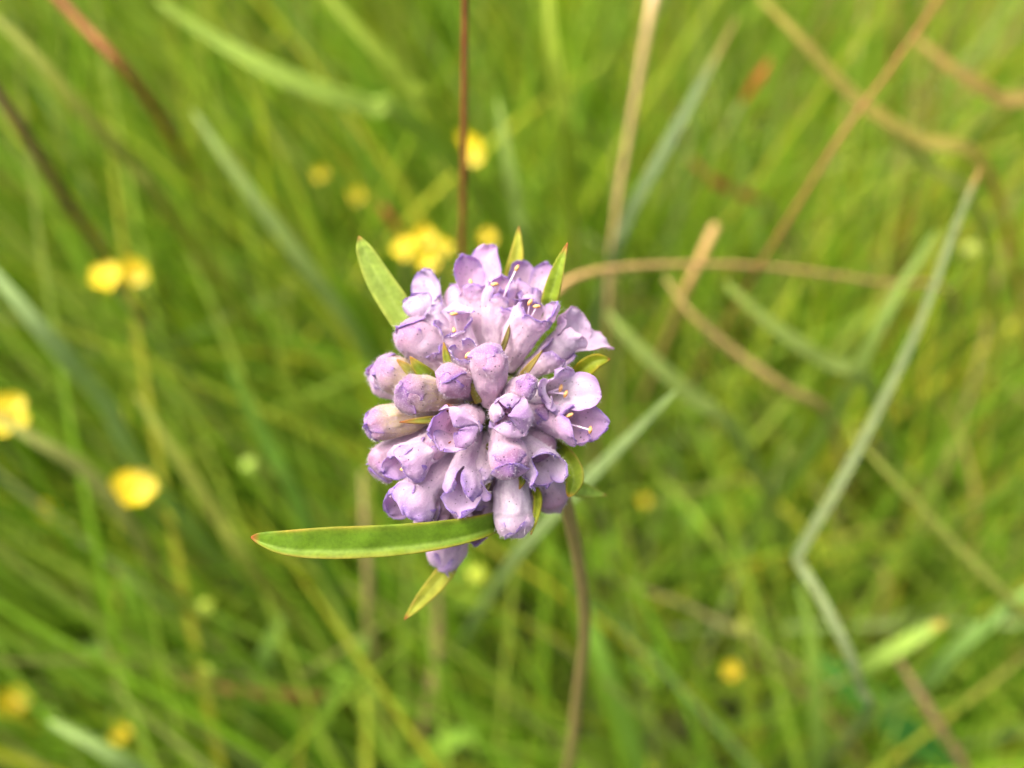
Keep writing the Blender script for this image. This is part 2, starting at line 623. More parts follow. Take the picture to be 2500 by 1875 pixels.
def blade(name, label, cat, pts, wpx, col, tipcol=None, root='end', flat=True, twist=0.5, fold=0.3, taper=(0.35, 1.0), n=30, tipfrac=0.18):
    """a grass plant of one blade or stalk, or a herb of one leaf on its stalk.
    pts: (photo x, photo y, distance) from the tip to the root; wpx: breadth in photo pixels at each point's distance"""
    w3 = [np.array(P(x, y, d)) for x, y, d in pts]
    ws = [wpx * d / LENS_PX for _, _, d in pts]
    wm = sum(ws) / len(ws) * (0.56 if flat else 0.68)
    leafy = 'leaf' in name
    tail = to_ground(w3[-2], w3[-1])
    foot = np.array([*(tail[-1] if tail else w3[-1])[:2], 0.0])
    t0 = empty({'broad_leaf': 'broad_grass_plant', 'herb_leaf': 'herb_plant', 'dry_grass_stalk': 'dry_grass_plant'}.get(name, name.replace('_grass_', '_').replace('_blade', '_grass_plant').replace('_stalk', '_grass_plant').replace('grass_grass', 'grass')), Vector(foot), label, cat)
    path = smooth_path(w3 if leafy else w3 + tail, n)
    s = np.linspace(0, 1, n)
    if leafy:
        wid = wm * np.sin(math.pi * np.clip(0.03 + s * 0.9, 0, 1)) ** 0.7
    else:
        wid = wm * (taper[0] + (taper[1] - taper[0]) * np.minimum(1, s * 3.2))
        wid[0] = min(wid[0], wm * 0.12) if flat else wid[0]
    tip = np.array(tipcol if tipcol else col)
    if flat:
        v, f, uv = ribbon_data(path, wid, np.array(CAM) + np.array([0.02, 0, 0.05]), fold, twist, 5, 0.12, random.random() * 50)
        q = np.clip((tipfrac - uv[:, 0]) / (tipfrac * 0.5), 0, 1)[:, None]
        k = 1 + 0.12 * np.abs(uv[:, 1:2]) - 0.05
    else:
        v, f = tube_data(path, wid * 0.5, 7)
        q = np.clip((0.12 - np.repeat(s, 7)) / 0.12, 0, 1)[:, None]
        k = 1.0
    t = (np.array(col)[None, :] * (1 - q) + tip[None, :] * q) * k
    o = mesh_obj('leaf' if leafy else 'blade' if flat else 'stalk', v, f, M_GRASS if flat else M_STALK, tint=t, loc=w3[-1])
    if flat:
        md = o.modifiers.new('thickness', 'SOLIDIFY')
        md.thickness = 0.0003
        md.offset = 0
    child_of(o, t0)
    if leafy and tail:
        v, f = tube_data(smooth_path([w3[-1]] + tail, 12), 0.0006, 6)
        child_of(mesh_obj('stem', v, f, M_GSTEM, loc=w3[-1]), t0)
    return t0


PALE = lin(156, 180, 116)
GREY = lin(126, 148, 98)
TAN = lin(178, 146, 88)
BROWN = lin(140, 98, 54)
REDB = lin(138, 84, 44)
BRIGHT = lin(146, 174, 66)
OLIVE = lin(150, 160, 64)
YGREEN = lin(160, 170, 50)
DGREEN = lin(62, 112, 34)
MGREEN = lin(104, 146, 44)

blade('bent_grass_blade', 'pale grey-green grass blade sharply kinked, right of the flower', 'grass blade',
      [(2395, 405, 0.150), (2330, 560, 0.152), (2245, 790, 0.155), (2140, 1010, 0.158), (2040, 1200, 0.160), (1952, 1350, 0.162), (1960, 1388, 0.162), (2010, 1470, 0.158), (2072, 1595, 0.156), (2100, 1680, 0.160), (2112, 1750, 0.172)],
      42, lin(134, 150, 100), lin(164, 136, 74), twist=0.3, taper=(0.5, 1.0), n=60, tipfrac=0.04)
blade('grass_blade', 'pale grass blade reaching up behind the right side of the flower head', 'grass blade',
      [(1650, 955, 0.135), (1540, 1065, 0.145), (1430, 1175, 0.155), (1320, 1290, 0.168), (1230, 1400, 0.19)], 52, PALE, twist=0.4)
blade('grass_blade', 'grey-green grass blade rising to the top edge beside a tan stalk', 'grass blade',
      [(1800, 40, 0.19), (1720, 190, 0.19), (1620, 370, 0.19), (1530, 540, 0.195), (1480, 690, 0.21)], 46, GREY, lin(150, 140, 70))
blade('dry_grass_stalk', 'tan dry stalk with a pale seed head, rising above the flower to its right', 'grass stalk',
      [(1598, -20, 0.20), (1570, 130, 0.20), (1540, 300, 0.20), (1510, 480, 0.20), (1490, 650, 0.205), (1478, 850, 0.22)], 26, lin(152, 132, 82), lin(196, 170, 130), flat=False, taper=(1.5, 0.9))
blade('dry_grass_stalk', 'dry tan straw lying level from the flower head to the right', 'straw',
      [(1350, 720, 0.165), (1400, 680, 0.165), (1500, 655, 0.168), (1700, 645, 0.175), (1900, 655, 0.185), (2150, 690, 0.20), (2330, 730, 0.23)], 26, lin(164, 134, 82), flat=False, taper=(1.15, 0.75))
blade('dry_grass_stalk', 'short dry tan straw standing up from the level straw', 'straw',
      [(1748, 550, 0.20), (1715, 620, 0.20), (1670, 720, 0.205), (1640, 800, 0.23)], 34, TAN, flat=False, taper=(1.1, 0.9))
blade('dry_grass_stalk', 'tan straw slanting down right below the level straw', 'straw',
      [(1625, 680, 0.19), (1690, 770, 0.19), (1800, 865, 0.195), (1920, 950, 0.20), (2030, 1030, 0.22)], 34, lin(156, 136, 80), flat=False)
blade('wiry_stalk', 'thin brown wiry stalk slanting to the upper right edge', 'grass stalk',
      [(2330, -60, 0.165), (2180, 160, 0.165), (2060, 320, 0.165), (1960, 480, 0.17), (1860, 640, 0.18), (1800, 740, 0.20)], 15, BROWN, flat=False, taper=(0.9, 1.0))
blade('red_stalk', 'thin upright red-brown stalk standing directly behind the flower head', 'grass stalk',
      [(1136, -160, 0.108), (1135, 0, 0.114), (1133, 240, 0.122), (1131, 460, 0.131), (1130, 640, 0.142), (1150, 900, 0.165), (1180, 1150, 0.20)], 21, REDB, flat=False, taper=(0.95, 1.0))
blade('red_stalk', 'reddish stalk slanting in from the upper left edge', 'grass stalk',
      [(90, -60, 0.19), (200, 60, 0.19), (300, 165, 0.19), (390, 285, 0.21), (440, 370, 0.25), (470, 430, 0.30)], 32, REDB, flat=False, taper=(0.9, 1.0))
blade('brown_stalk', 'grey-brown stalk leading from the left edge to the paired yellow flowers', 'grass stalk',
      [(-60, 150, 0.16), (50, 310, 0.17), (150, 470, 0.19), (262, 632, 0.23), (300, 700, 0.27)], 36, lin(132, 110, 66), flat=False, taper=(0.9, 1.0))
blade('grass_blade', 'broad bright green blade arching across the upper left', 'grass blade',
      [(380, 0, 0.20), (540, 105, 0.20), (720, 200, 0.20), (900, 262, 0.205), (1040, 330, 0.22)], 84, BRIGHT, twist=0.6)
blade('grass_blade', 'yellow-green blade slanting in from the top left corner', 'grass blade',
      [(-60, 0, 0.18), (80, 130, 0.18), (200, 270, 0.185), (330, 410, 0.195), (440, 560, 0.21)], 60, OLIVE)
blade('grass_blade', 'pale blade in the middle of the left-hand grass', 'grass blade',
      [(470, 270, 0.20), (560, 400, 0.20), (680, 560, 0.205), (800, 720, 0.215), (900, 870, 0.235)], 58, lin(146, 170, 90))
blade('grass_blade', 'whitish bluish blade at the left edge below the paired yellow flowers', 'grass blade',
      [(-80, 590, 0.17), (40, 730, 0.17), (140, 850, 0.175), (260, 990, 0.19), (350, 1150, 0.21)], 72, lin(154, 180, 112))
blade('grass_blade', 'straw-green blade running from the left edge to the lone yellow flower', 'grass blade',
      [(-70, 980, 0.19), (80, 1070, 0.19), (210, 1150, 0.195), (330, 1300, 0.205), (420, 1440, 0.225)], 56, lin(150, 158, 80))
blade('grass_blade', 'olive blade ending beneath the long green bract on the left', 'grass blade',
      [(330, 960, 0.20), (430, 1110, 0.20), (530, 1260, 0.205), (640, 1420, 0.215)], 50, OLIVE)
blade('grass_blade', 'green blade passing close above the long bract', 'grass blade',
      [(560, 900, 0.20), (640, 1060, 0.205), (720, 1210, 0.21), (800, 1400, 0.225)], 60, MGREEN)
blade('grass_blade', 'bright green blade below the top edge left of the red-brown stalk', 'grass blade',
      [(760, -60, 0.21), (860, 60, 0.21), (990, 200, 0.215), (1100, 340, 0.23)], 60, lin(146, 170, 52))
blade('grass_blade', 'upright green blade just right of the red-brown stalk', 'grass blade',
      [(1215, 240, 0.20), (1235, 360, 0.20), (1260, 500, 0.205), (1290, 680, 0.22)], 52, lin(138, 164, 76))
blade('grass_blade', 'tall bright yellow-green blade at the top edge above the flower', 'grass blade',
      [(1335, -60, 0.21), (1345, 80, 0.21), (1365, 230, 0.215), (1390, 420, 0.23)], 64, lin(150, 172, 50))
blade('grass_blade', 'tan-green blade slanting down from the top edge on the right', 'grass blade',
      [(1850, -10, 0.20), (1960, 100, 0.20), (2090, 240, 0.205), (2240, 340, 0.21), (2420, 440, 0.225)], 50, lin(180, 168, 84))
blade('grass_blade', 'lower of the two olive blades crossing behind the wiry brown stalk', 'grass blade',
      [(2040, 200, 0.21), (2150, 300, 0.21), (2260, 400, 0.215), (2400, 560, 0.23)], 44, lin(150, 164, 72))
blade('grass_blade', 'tan blade in the upper right corner', 'grass blade',
      [(2230, 90, 0.23), (2330, 170, 0.23), (2440, 240, 0.235), (2560, 310, 0.25)], 50, lin(186, 160, 92))
blade('grass_blade', 'light green blade slanting down from the flower head to the right', 'grass blade',
      [(1480, 760, 0.20), (1560, 850, 0.20), (1680, 960, 0.205), (1810, 1080, 0.22)], 62, lin(146, 168, 84))
blade('grass_blade', 'long light green blade ending at the bent blade', 'grass blade',
      [(1770, 690, 0.19), (1880, 790, 0.19), (2010, 880, 0.195), (2130, 960, 0.21)], 62, lin(144, 166, 80))
blade('grass_blade', 'slender green blade running alongside the bent blade', 'grass blade',
      [(2290, 560, 0.19), (2200, 700, 0.19), (2120, 850, 0.195), (2040, 1000, 0.21)], 48, lin(132, 158, 72))
blade('grass_stalk', 'long yellow-green stalk from the bent blade to the right edge', 'grass stalk',
      [(2080, 1060, 0.185), (2200, 1190, 0.185), (2330, 1330, 0.19), (2460, 1460, 0.195), (2560, 1580, 0.21)], 36, lin(124, 134, 54), flat=False)
blade('grass_blade', 'green blade crossing the lower right corner towards the right edge', 'grass blade',
      [(2560, 1400, 0.20), (2440, 1500, 0.20), (2330, 1590, 0.205), (2230, 1690, 0.22)], 58, lin(122, 158, 74))
blade('broad_leaf', 'broad dark green leaf in the lower right corner', 'leaf',
      [(1990, 1600, 0.25), (2110, 1700, 0.25), (2230, 1800, 0.255), (2360, 1920, 0.26)], 150, lin(66, 128, 50), taper=(0.45, 1.0))
blade('herb_leaf', 'pale green pointed leaf above the dark broad leaf', 'leaf',
      [(2310, 1515, 0.20), (2230, 1560, 0.20), (2140, 1610, 0.205), (2060, 1660, 0.22)], 72, lin(146, 176, 76), lin(176, 160, 70), taper=(0.6, 1.0))
blade('dry_grass_stalk', 'faded pinkish straw beside the broad dark leaf', 'straw',
      [(2180, 1590, 0.21), (2230, 1670, 0.21), (2290, 1770, 0.215), (2360, 1900, 0.23)], 36, lin(146, 122, 84), flat=False)
blade('broad_leaf', 'bright green leaf at the bottom edge right of the flower stem', 'leaf',
      [(1430, 1480, 0.23), (1475, 1640, 0.23), (1530, 1780, 0.235), (1580, 1920, 0.24)], 104, lin(108, 148, 46), taper=(0.4, 1.0))
blade('grass_blade', 'green upright blade left of the pointed leaf at the bottom', 'grass blade',
      [(1950, 1420, 0.21), (1980, 1560, 0.21), (1990, 1700, 0.215), (1990, 1880, 0.23)], 58, lin(124, 156, 60))
blade('dry_grass_stalk', 'upright tan straw below the flower near the bottom edge', 'straw',
      [(1065, 1420, 0.25), (1070, 1520, 0.25), (1062, 1640, 0.255), (1030, 1800, 0.27)], 40, lin(144, 126, 82), flat=False)
blade('dry_grass_stalk', 'tan upright straw between the long bract and the short lower bract', 'straw',
      [(885, 1150, 0.21), (890, 1260, 0.21), (900, 1400, 0.215), (905, 1540, 0.23)], 34, lin(140, 128, 78), flat=False)
blade('herb_leaf', 'bright green upward leaf below the long bract, left leaf of a pair', 'leaf',
      [(700, 1490, 0.25), (655, 1580, 0.25), (620, 1690, 0.255), (590, 1830, 0.26)], 66, lin(122, 158, 64), taper=(0.6, 1.0))
blade('herb_leaf', 'bright green leaf pointing up right near the bottom, right leaf of a pair', 'leaf',
      [(925, 1520, 0.25), (870, 1600, 0.25), (820, 1690, 0.255), (760, 1820, 0.26)], 70, lin(124, 162, 56), taper=(0.6, 1.0))
blade('herb_leaf', 'lime green leaf at the lower left below the dim orange flower', 'leaf',
      [(290, 1360, 0.26), (330, 1480, 0.26), (370, 1600, 0.265), (410, 1740, 0.27)], 84, lin(124, 164, 40), taper=(0.6, 1.0))
blade('herb_leaf', 'rounded green leaf at the bottom edge', 'leaf',
      [(1180, 1780, 0.25), (1100, 1810, 0.25), (1040, 1850, 0.255), (960, 1910, 0.26)], 90, lin(126, 168, 52), taper=(0.7, 1.0))
blade('red_stalk', 'dull red straw lying across the lower left', 'straw',
      [(390, 1655, 0.25), (500, 1675, 0.25), (620, 1690, 0.255), (800, 1705, 0.27)], 36, lin(142, 96, 60), flat=False)
blade('grass_blade', 'pale blade along the bottom left edge', 'grass blade',
      [(120, 1760, 0.20), (220, 1810, 0.20), (320, 1870, 0.205), (420, 1940, 0.22)], 66, lin(158, 186, 110))
blade('herb_leaf', 'small red-orange withered leaf in the upper right', 'leaf',
      [(1880, 145, 0.25), (1855, 185, 0.25), (1838, 210, 0.252), (1812, 250, 0.255)], 38, lin(178, 98, 44), taper=(0.7, 1.0))
blade('herb_leaf', 'rusty brown withered leaf right of the grey-green blade', 'leaf',
      [(1690, 390, 0.27), (1740, 440, 0.27), (1800, 470, 0.275), (1860, 490, 0.28)], 46, lin(140, 92, 46), taper=(0.7, 1.0))
blade('herb_leaf', 'small rusty leaf left of the large yellow flower cluster', 'leaf',
      [(930, 500, 0.26), (945, 520, 0.26), (965, 545, 0.262), (980, 575, 0.27)], 36, lin(166, 96, 50), taper=(0.7, 1.0))

# ------------------------------------------------------------------ yellow flowers
def petal_mesh():
    v, f = [], []
    rows, cols = 7, 7
    for i in range(rows):
        s = i / (rows - 1)
        for k in range(cols):
            q = -1 + 2 * k / (cols - 1)
            w = 0.38 * math.sin(math.pi * min(1, 0.12 + s * 0.62)) ** 0.8 * (1 if s < 0.8 else 1 - (s - 0.8) * 1.3)
            y = 0.06 + 0.94 * s - (0.10 * (1 - abs(q)) if i == rows - 1 else 0) - 0.14 * q * q * s
            v.append((q * w, y, 0.16 * s * s + 0.10 * q * q - 0.03 * math.sin(q * 7) * s))
    for i in range(rows - 1):
        for k in range(cols - 1):
            a = i * cols + k
            f.append((a, a + 1, a + cols + 1, a + cols))
    me = bpy.data.meshes.new('petal')
    me.from_pydata(v, [], f)
    me.materials.append(M_YELLOW)
    me.polygons.foreach_set('use_smooth', [True] * len(f))
    return me


PET = petal_mesh()
cv, cf = [], []
for i in range(7):
    for k in range(12):
        a, b = math.pi / 2 * i / 6, 2 * math.pi * k / 12
        r = 0.15 * math.cos(a) * (1 + 0.12 * math.sin(k * 2.7 + i * 2))
        cv.append((r * math.cos(b), r * math.sin(b), 0.05 + 0.16 * math.sin(a)))
for i in range(6):
    for k in range(12):
        cf.append((i * 12 + k, i * 12 + (k + 1) % 12, (i + 1) * 12 + (k + 1) % 12, (i + 1) * 12 + k))
CEN = bpy.data.meshes.new('flower_centre')
CEN.from_pydata(cv, [], cf)
CEN.materials.append(M_YCENTRE)


def yellow_flower(label, x, y, d, size_px, n=5, tilt=None, group=None, cup=0.06):
    c = P(x, y, d)
    r = size_px * d / LENS_PX / 2
    base = Vector((c.x + random.uniform(-0.02, 0.02), c.y + random.uniform(-0.01, 0.03), 0))
    t = empty('yellow_flower', base, label, 'flower', group)
    nrm = (CAM - c).normalized() * 1.1 + Vector((random.uniform(-.35, .35), random.uniform(-.35, .35), 0.5))
    q = nrm.to_track_quat('Z', 'Y')
    a0 = random.uniform(0, 6.28)
    from mathutils import Quaternion
    for k in range(n):
        o = bpy.data.objects.new('petal', PET)
        link(o, t)
        o.location = c - base
        o.rotation_mode = 'QUATERNION'
        o.rotation_quaternion = q @ Quaternion((0, 0, 1), a0 + 2 * math.pi * k / n + random.uniform(-.1, .1)) @ Quaternion((1, 0, 0), cup + random.uniform(-.2, .25))
        o.scale = (r * random.uniform(0.95, 1.25), r * random.uniform(0.9, 1.05), r)
    o = bpy.data.objects.new('flower_centre', CEN)
    link(o, t)
    o.location = c - base
    o.rotation_mode = 'QUATERNION'
    o.rotation_quaternion = q
    o.scale = (r, r, r)
    mid = (c + base) / 2 + Vector((random.uniform(-.012, .012), 0.012, 0))
    v, f = tube_data(smooth_path([base - base, mid - base, c - base - nrm.normalized() * r * 0.02], 14), np.linspace(0.0009, 0.0006, 14), 6)
    mesh_obj('stem', v, f, M_GSTEM, t)
    return t


for lab, x, y, d, s, n in YF:
    yellow_flower(lab, x, y, d, s, n)


def bud(label, x, y, d, size_px, col):
    c = P(x, y, d)
    r = size_px * d / LENS_PX / 2
    base = Vector((c.x + random.uniform(-0.02, 0.02), c.y + 0.01, 0))
    t = empty('flower_bud', base, label, 'bud')
    m = plain_material('bud_skin', col, 0.5, tuple(v * 0.7 for v in col), 0.4)
    v, f = [], []
    for i in range(9):
        for k in range(14):
            a, b = -math.pi / 2 + math.pi * i / 8, 2 * math.pi * k / 14
            rr = r * math.cos(a) * (1 + 0.10 * math.cos(5 * b))
            v.append((c - base) + Vector((rr * math.cos(b), rr * math.sin(b), r * 0.9 * math.sin(a))))
    for i in range(8):
        for k in range(14):
            f.append((i * 14 + k, i * 14 + (k + 1) % 14, (i + 1) * 14 + (k + 1) % 14, (i + 1) * 14 + k))
    mesh_obj('bud_head', v, f, m, t)
    v, f = tube_data(smooth_path([Vector((0, 0, 0)), (c - base) * 0.5 + Vector((0.008, 0, 0)), c - base], 12), 0.0007, 6)
    mesh_obj('stem', v, f, M_GSTEM, t)


bud('pale yellow-green round bud right of the stem', 1818, 1532, 0.26, 44, lin(150, 158, 66))
bud('yellow-green bud just below the flower head', 1166, 1406, 0.24, 52, lin(150, 166, 44))
bud('yellow-green bud in the grass below the tip of the long bract', 503, 1486, 0.24, 48, lin(148, 166, 50))
bud('yellow-green bud near the bottom between two leaves', 517, 1636, 0.25, 46, lin(140, 162, 46))
bud('pale yellow bud beside the bent blade at the right', 2372, 612, 0.27, 46, lin(140, 152, 58))
bud('faint green bud at the left of the flower head', 612, 1138, 0.24, 46, lin(140, 168, 60))

# ------------------------------------------------------------------ the scabious
stem_pts = [H(1200, 990, -7.5), H(1262, 1050, -10.8), H(1330, 1125, -13.6), P(1372, 1200, 0.103), P(1398, 1300, 0.109), P(1421, 1430, 0.118), P(1427, 1560, 0.130), P(1410, 1700, 0.148), P(1388, 1875, 0.178)]
gx0 = stem_pts[-1] + (stem_pts[-1] - stem_pts[-2]) * 1.6
stem_pts += [Vector((gx0.x, gx0.y + 0.01, gx0.z * 0.6)), Vector((gx0.x - 0.004, gx0.y + 0.025, -0.006))]
root = Vector((stem_pts[-1].x, stem_pts[-1].y, 0))
SC = empty('scabious', root, 'lilac scabious flower head on a brown stem, sharp in the middle', 'flower')

path = smooth_path(stem_pts, 48)
rad = np.interp(np.linspace(0, 1, 48), [0, 0.12, 0.5, 1], [0.00105, 0.00086, 0.00080, 0.0010])
v, f = tube_data(path, rad, 12)
child_of(mesh_obj('stem', v, f, M_STEM, loc=path[0]), SC)

# the receptacle, and its green scales in the heart of the head
C0 = H(1195, 985, -6.5)
v, f = [], []
for i in range(17):
    for k in range(28):
        a, b = -math.pi / 2 + math.pi * i / 16, 2 * math.pi * k / 28
        d = np.array([math.cos(a) * math.cos(b), math.cos(a) * math.sin(b), math.sin(a)])
        rr = 0.0042 * (1 + 0.10 * mnoise.noise(Vector(d * 3.0)) + 0.08 * mnoise.noise(Vector(d * 8.0)))
        v.append(np.array(C0) + rr * d)
for i in range(16):
    for k in range(28):
        f.append((i * 28 + k, i * 28 + (k + 1) % 28, (i + 1) * 28 + (k + 1) % 28, (i + 1) * 28 + k))
child_of(mesh_obj('receptacle', v, f, M_CORE, loc=C0), SC)


def bract(name, pts, wmm, col, tipcol, edgecol=None, fold=0.25, twist=0.3, n=34, shape=(0.55, 0.9), mat=None, wave=0.15, tiplen=0.1, thick=0.00022, label=None, cols=9, rib=0.0):
    """pts from the base to the tip, flower-head points"""
    w3 = [np.array(H(*p)) for p in pts]
    path = smooth_path(w3, n)
    s = np.linspace(0, 1, n)
    pk, sh = shape
    prof = np.where(s < pk, 0.55 + 0.45 * np.sin(math.pi / 2 * s / pk), np.cos(math.pi / 2 * np.clip((s - pk) / (1 - pk), 0, 1)) ** sh)
    v, f, uv = ribbon_data(path, np.maximum(prof * wmm * 0.001, 0.00006), np.array(CAM), fold, twist, cols, wave, random.random() * 90, rib)
    tipq = np.clip((uv[:, 0] - (1 - tiplen)) / tiplen, 0, 1)[:, None]
    edge = np.clip((np.abs(uv[:, 1]) - 0.66) / 0.34, 0, 1)[:, None]
    ev = np.array([0.5 + 0.8 * mnoise.noise(Vector((u * 7 + pts[0][0], q * 2, 1))) for u, q in uv])[:, None]
    t = np.array(col)[None, :] * np.ones((len(v), 1))
    stripe = np.exp(-((uv[:, 1] - rib) / 0.16) ** 2)[:, None] * 0.22          # paler midrib
    t = t * (1 - stripe) + np.array(lin(160, 180, 90))[None, :] * stripe
    t = t * (1 + 0.18 * np.array([mnoise.noise(Vector((u * 9, q * 1.5, pts[0][1]))) for u, q in uv])[:, None])
    t = t * (1 - 0.6 * edge * np.clip(ev, 0, 1)) + np.array(edgecol or tipcol)[None, :] * 0.6 * edge * np.clip(ev, 0, 1)
    t = t * (1 - tipq) + np.array(tipcol)[None, :] * tipq
    o = mesh_obj(name, v, f, mat or M_BRACT, tint=t, loc=w3[0])
    m = o.modifiers.new('thickness', 'SOLIDIFY')
    m.thickness = thick
    m.offset = 0
    s2 = o.modifiers.new('round', 'SUBSURF')
    s2.levels = s2.render_levels = 1
    if label:
        o['label'] = label
    return child_of(o, SC)


BG = lin(122, 146, 30)
BG2 = lin(134, 158, 62)
BY = lin(154, 160, 46)
RT = lin(160, 70, 44)
OT = lin(164, 118, 60)
bract('bract', [(1240, 1262, -6.0), (1180, 1284, -1.0), (1080, 1305, 0.6), (960, 1319, 1.2), (820, 1326, 1.5), (700, 1326, 1.4), (612, 1311, 1.0)], 3.1, lin(92, 126, 20), RT, lin(168, 120, 44), fold=0.5, rib=-0.5, twist=-0.15, shape=(0.62, 0.62), tiplen=0.05, n=60, label='long narrow green bract reaching out to the left')
bract('bract', [(1030, 840, -8), (985, 775, -7.5), (930, 690, -7.0), (892, 615, -6.5), (876, 576, -6.2)], 3.2, BG2, OT, lin(176, 176, 70), fold=0.35, shape=(0.25, 0.8), label='pale green pointed bract at the upper left')
bract('bract', [(1245, 760, -9), (1250, 690, -8.5), (1262, 620, -8.2), (1267, 552, -8)], 2.0, BY, OT, OT, fold=0.3, shape=(0.3, 0.8))
bract('bract', [(1330, 790, -5), (1342, 730, -4.0), (1362, 660, -3.2), (1386, 592, -3)], 1.75, BG, RT, OT, fold=0.3, shape=(0.35, 0.8), tiplen=0.16)
bract('bract', [(1390, 930, -5), (1425, 902, -3.5), (1455, 882, -2.8), (1490, 877, -3.0)], 1.9, lin(116, 130, 14), RT, lin(170, 110, 30), fold=0.4, shape=(0.4, 0.8))
bract('bract', [(1352, 1080, -5), (1385, 1120, -2.4), (1400, 1165, -1.4), (1388, 1214, -1.2)], 2.1, lin(108, 130, 18), lin(170, 124, 40), OT, fold=0.5, twist=0.9, shape=(0.55, 0.55))
bract('bract', [(1370, 1180, -9), (1410, 1192, -9), (1445, 1202, -9), (1482, 1209, -9)], 1.9, lin(128, 160, 50), OT, fold=0.3, shape=(0.2, 0.9))
bract('bract', [(1120, 1350, -8), (1085, 1400, -7.5), (1035, 1458, -7), (987, 1513, -6.6)], 2.0, BY, RT, OT, fold=0.25, shape=(0.35, 0.75), label='short yellowish bract pointing down')
bract('bract', [(1300, 1180, -4), (1313, 1215, -2), (1308, 1260, -1.2), (1296, 1306, -1)], 0.9, lin(140, 152, 30), OT, OT, fold=0.6, shape=(0.3, 0.8))
# little chaffy bracts between the florets
for pts, w, c, t in [
    ([(1110, 930, 0), (1092, 880, 0.6), (1083, 835, 1)], 0.9, lin(128, 140, 40), OT),
    ([(1070, 935, -1), (1030, 905, 0.4), (1000, 870, 1.0)], 1.5, lin(116, 140, 26), OT),
    ([(1030, 930, -3), (1000, 905, -1.5), (968, 877, -1)], 1.3, lin(150, 146, 70), OT),
    ([(1090, 1024, 0), (1040, 1026, 1.6), (974, 1031, 2.0)], 0.8, lin(120, 120, 40), lin(140, 70, 36)),
    ([(1120, 1010, 2.0), (1095, 996, 2.8), (1078, 1000, 2.9)], 0.9, lin(120, 66, 34), lin(120, 60, 34)),
    ([(1120, 1075, 1), (1095, 1088, 2.6), (1075, 1100, 2.8)], 0.6, lin(140, 66, 34), lin(140, 60, 34)),
    ([(1168, 985, 0), (1158, 940, 1.0), (1140, 905, 1.6)], 1.2, lin(128, 120, 50), lin(140, 90, 50)),
    ([(1240, 960, -2), (1285, 905, -0.5), (1325, 855, 0)], 0.8, lin(140, 120, 60), lin(130, 110, 40)),
    ([(1215, 880, -2), (1235, 830, -1), (1245, 790, -1)], 0.6, lin(110, 96, 50), lin(110, 90, 40)),
    ([(1195, 1080, -1), (1193, 1150, 0), (1188, 1210, 0.4)], 1.0, lin(110, 104, 40), lin(100, 86, 36)),
    ([(1265, 1140, -2), (1275, 1170, -0.5), (1268, 1195, 0)], 0.8, lin(128, 140, 40), OT),
]:
    bract('chaffy_bract', pts, w, c, t, fold=0.3, n=14, shape=(0.35, 0.8), tiplen=0.35, cols=5)
for k in range(15):
    a = k * 2.399
    rr = 6 + 10.5 * math.sqrt(k)
    x, y = 1188 + rr * math.cos(a), 992 + rr * math.sin(a) * 1.1
    z0 = -6.5 + math.sqrt(max(0, 4.1 ** 2 - (rr * 0.04) ** 2))
    q = 1.0 + 0.45 * random.random()
    bract('scale', [(x, y, z0 - 0.5), (x + 5 * math.cos(a), y + 5 * math.sin(a), z0 + 0.7), (x + 9 * q * math.cos(a + .3), y + 9 * q * math.sin(a + .3), z0 + 1.7 * q)],
          random.uniform(0.7, 1.1), random.choice([lin(104, 124, 30), lin(120, 128, 44), lin(86, 98, 26)]), random.choice([lin(150, 66, 50), lin(130, 110, 40), lin(70, 40, 24)]),
          fold=0.4, n=8, shape=(0.3, 0.8), tiplen=0.4, mat=M_SCALE, cols=5)


# ---- florets
T_PINK = np.array(lin(241, 218, 230))
T_WHITE = np.array(lin(247, 237, 242))
T_CREAM = np.array(lin(222, 206, 150))
T_MAUVE = np.array(lin(192, 142, 166))
T_LILAC = np.array(lin(233, 206, 230))
T_BLUE = np.array(lin(224, 212, 230))
T_DEEP = np.array(lin(172, 126, 200))
E_PURPLE = np.array(lin(104, 60, 188))
E_VIOLET = np.array(lin(118, 66, 164))


def sstep(x, a=0.0, b=1.0):
    x = np.clip((np.asarray(x) - a) / (b - a), 0, 1)
    return x * x * (3 - 2 * x)


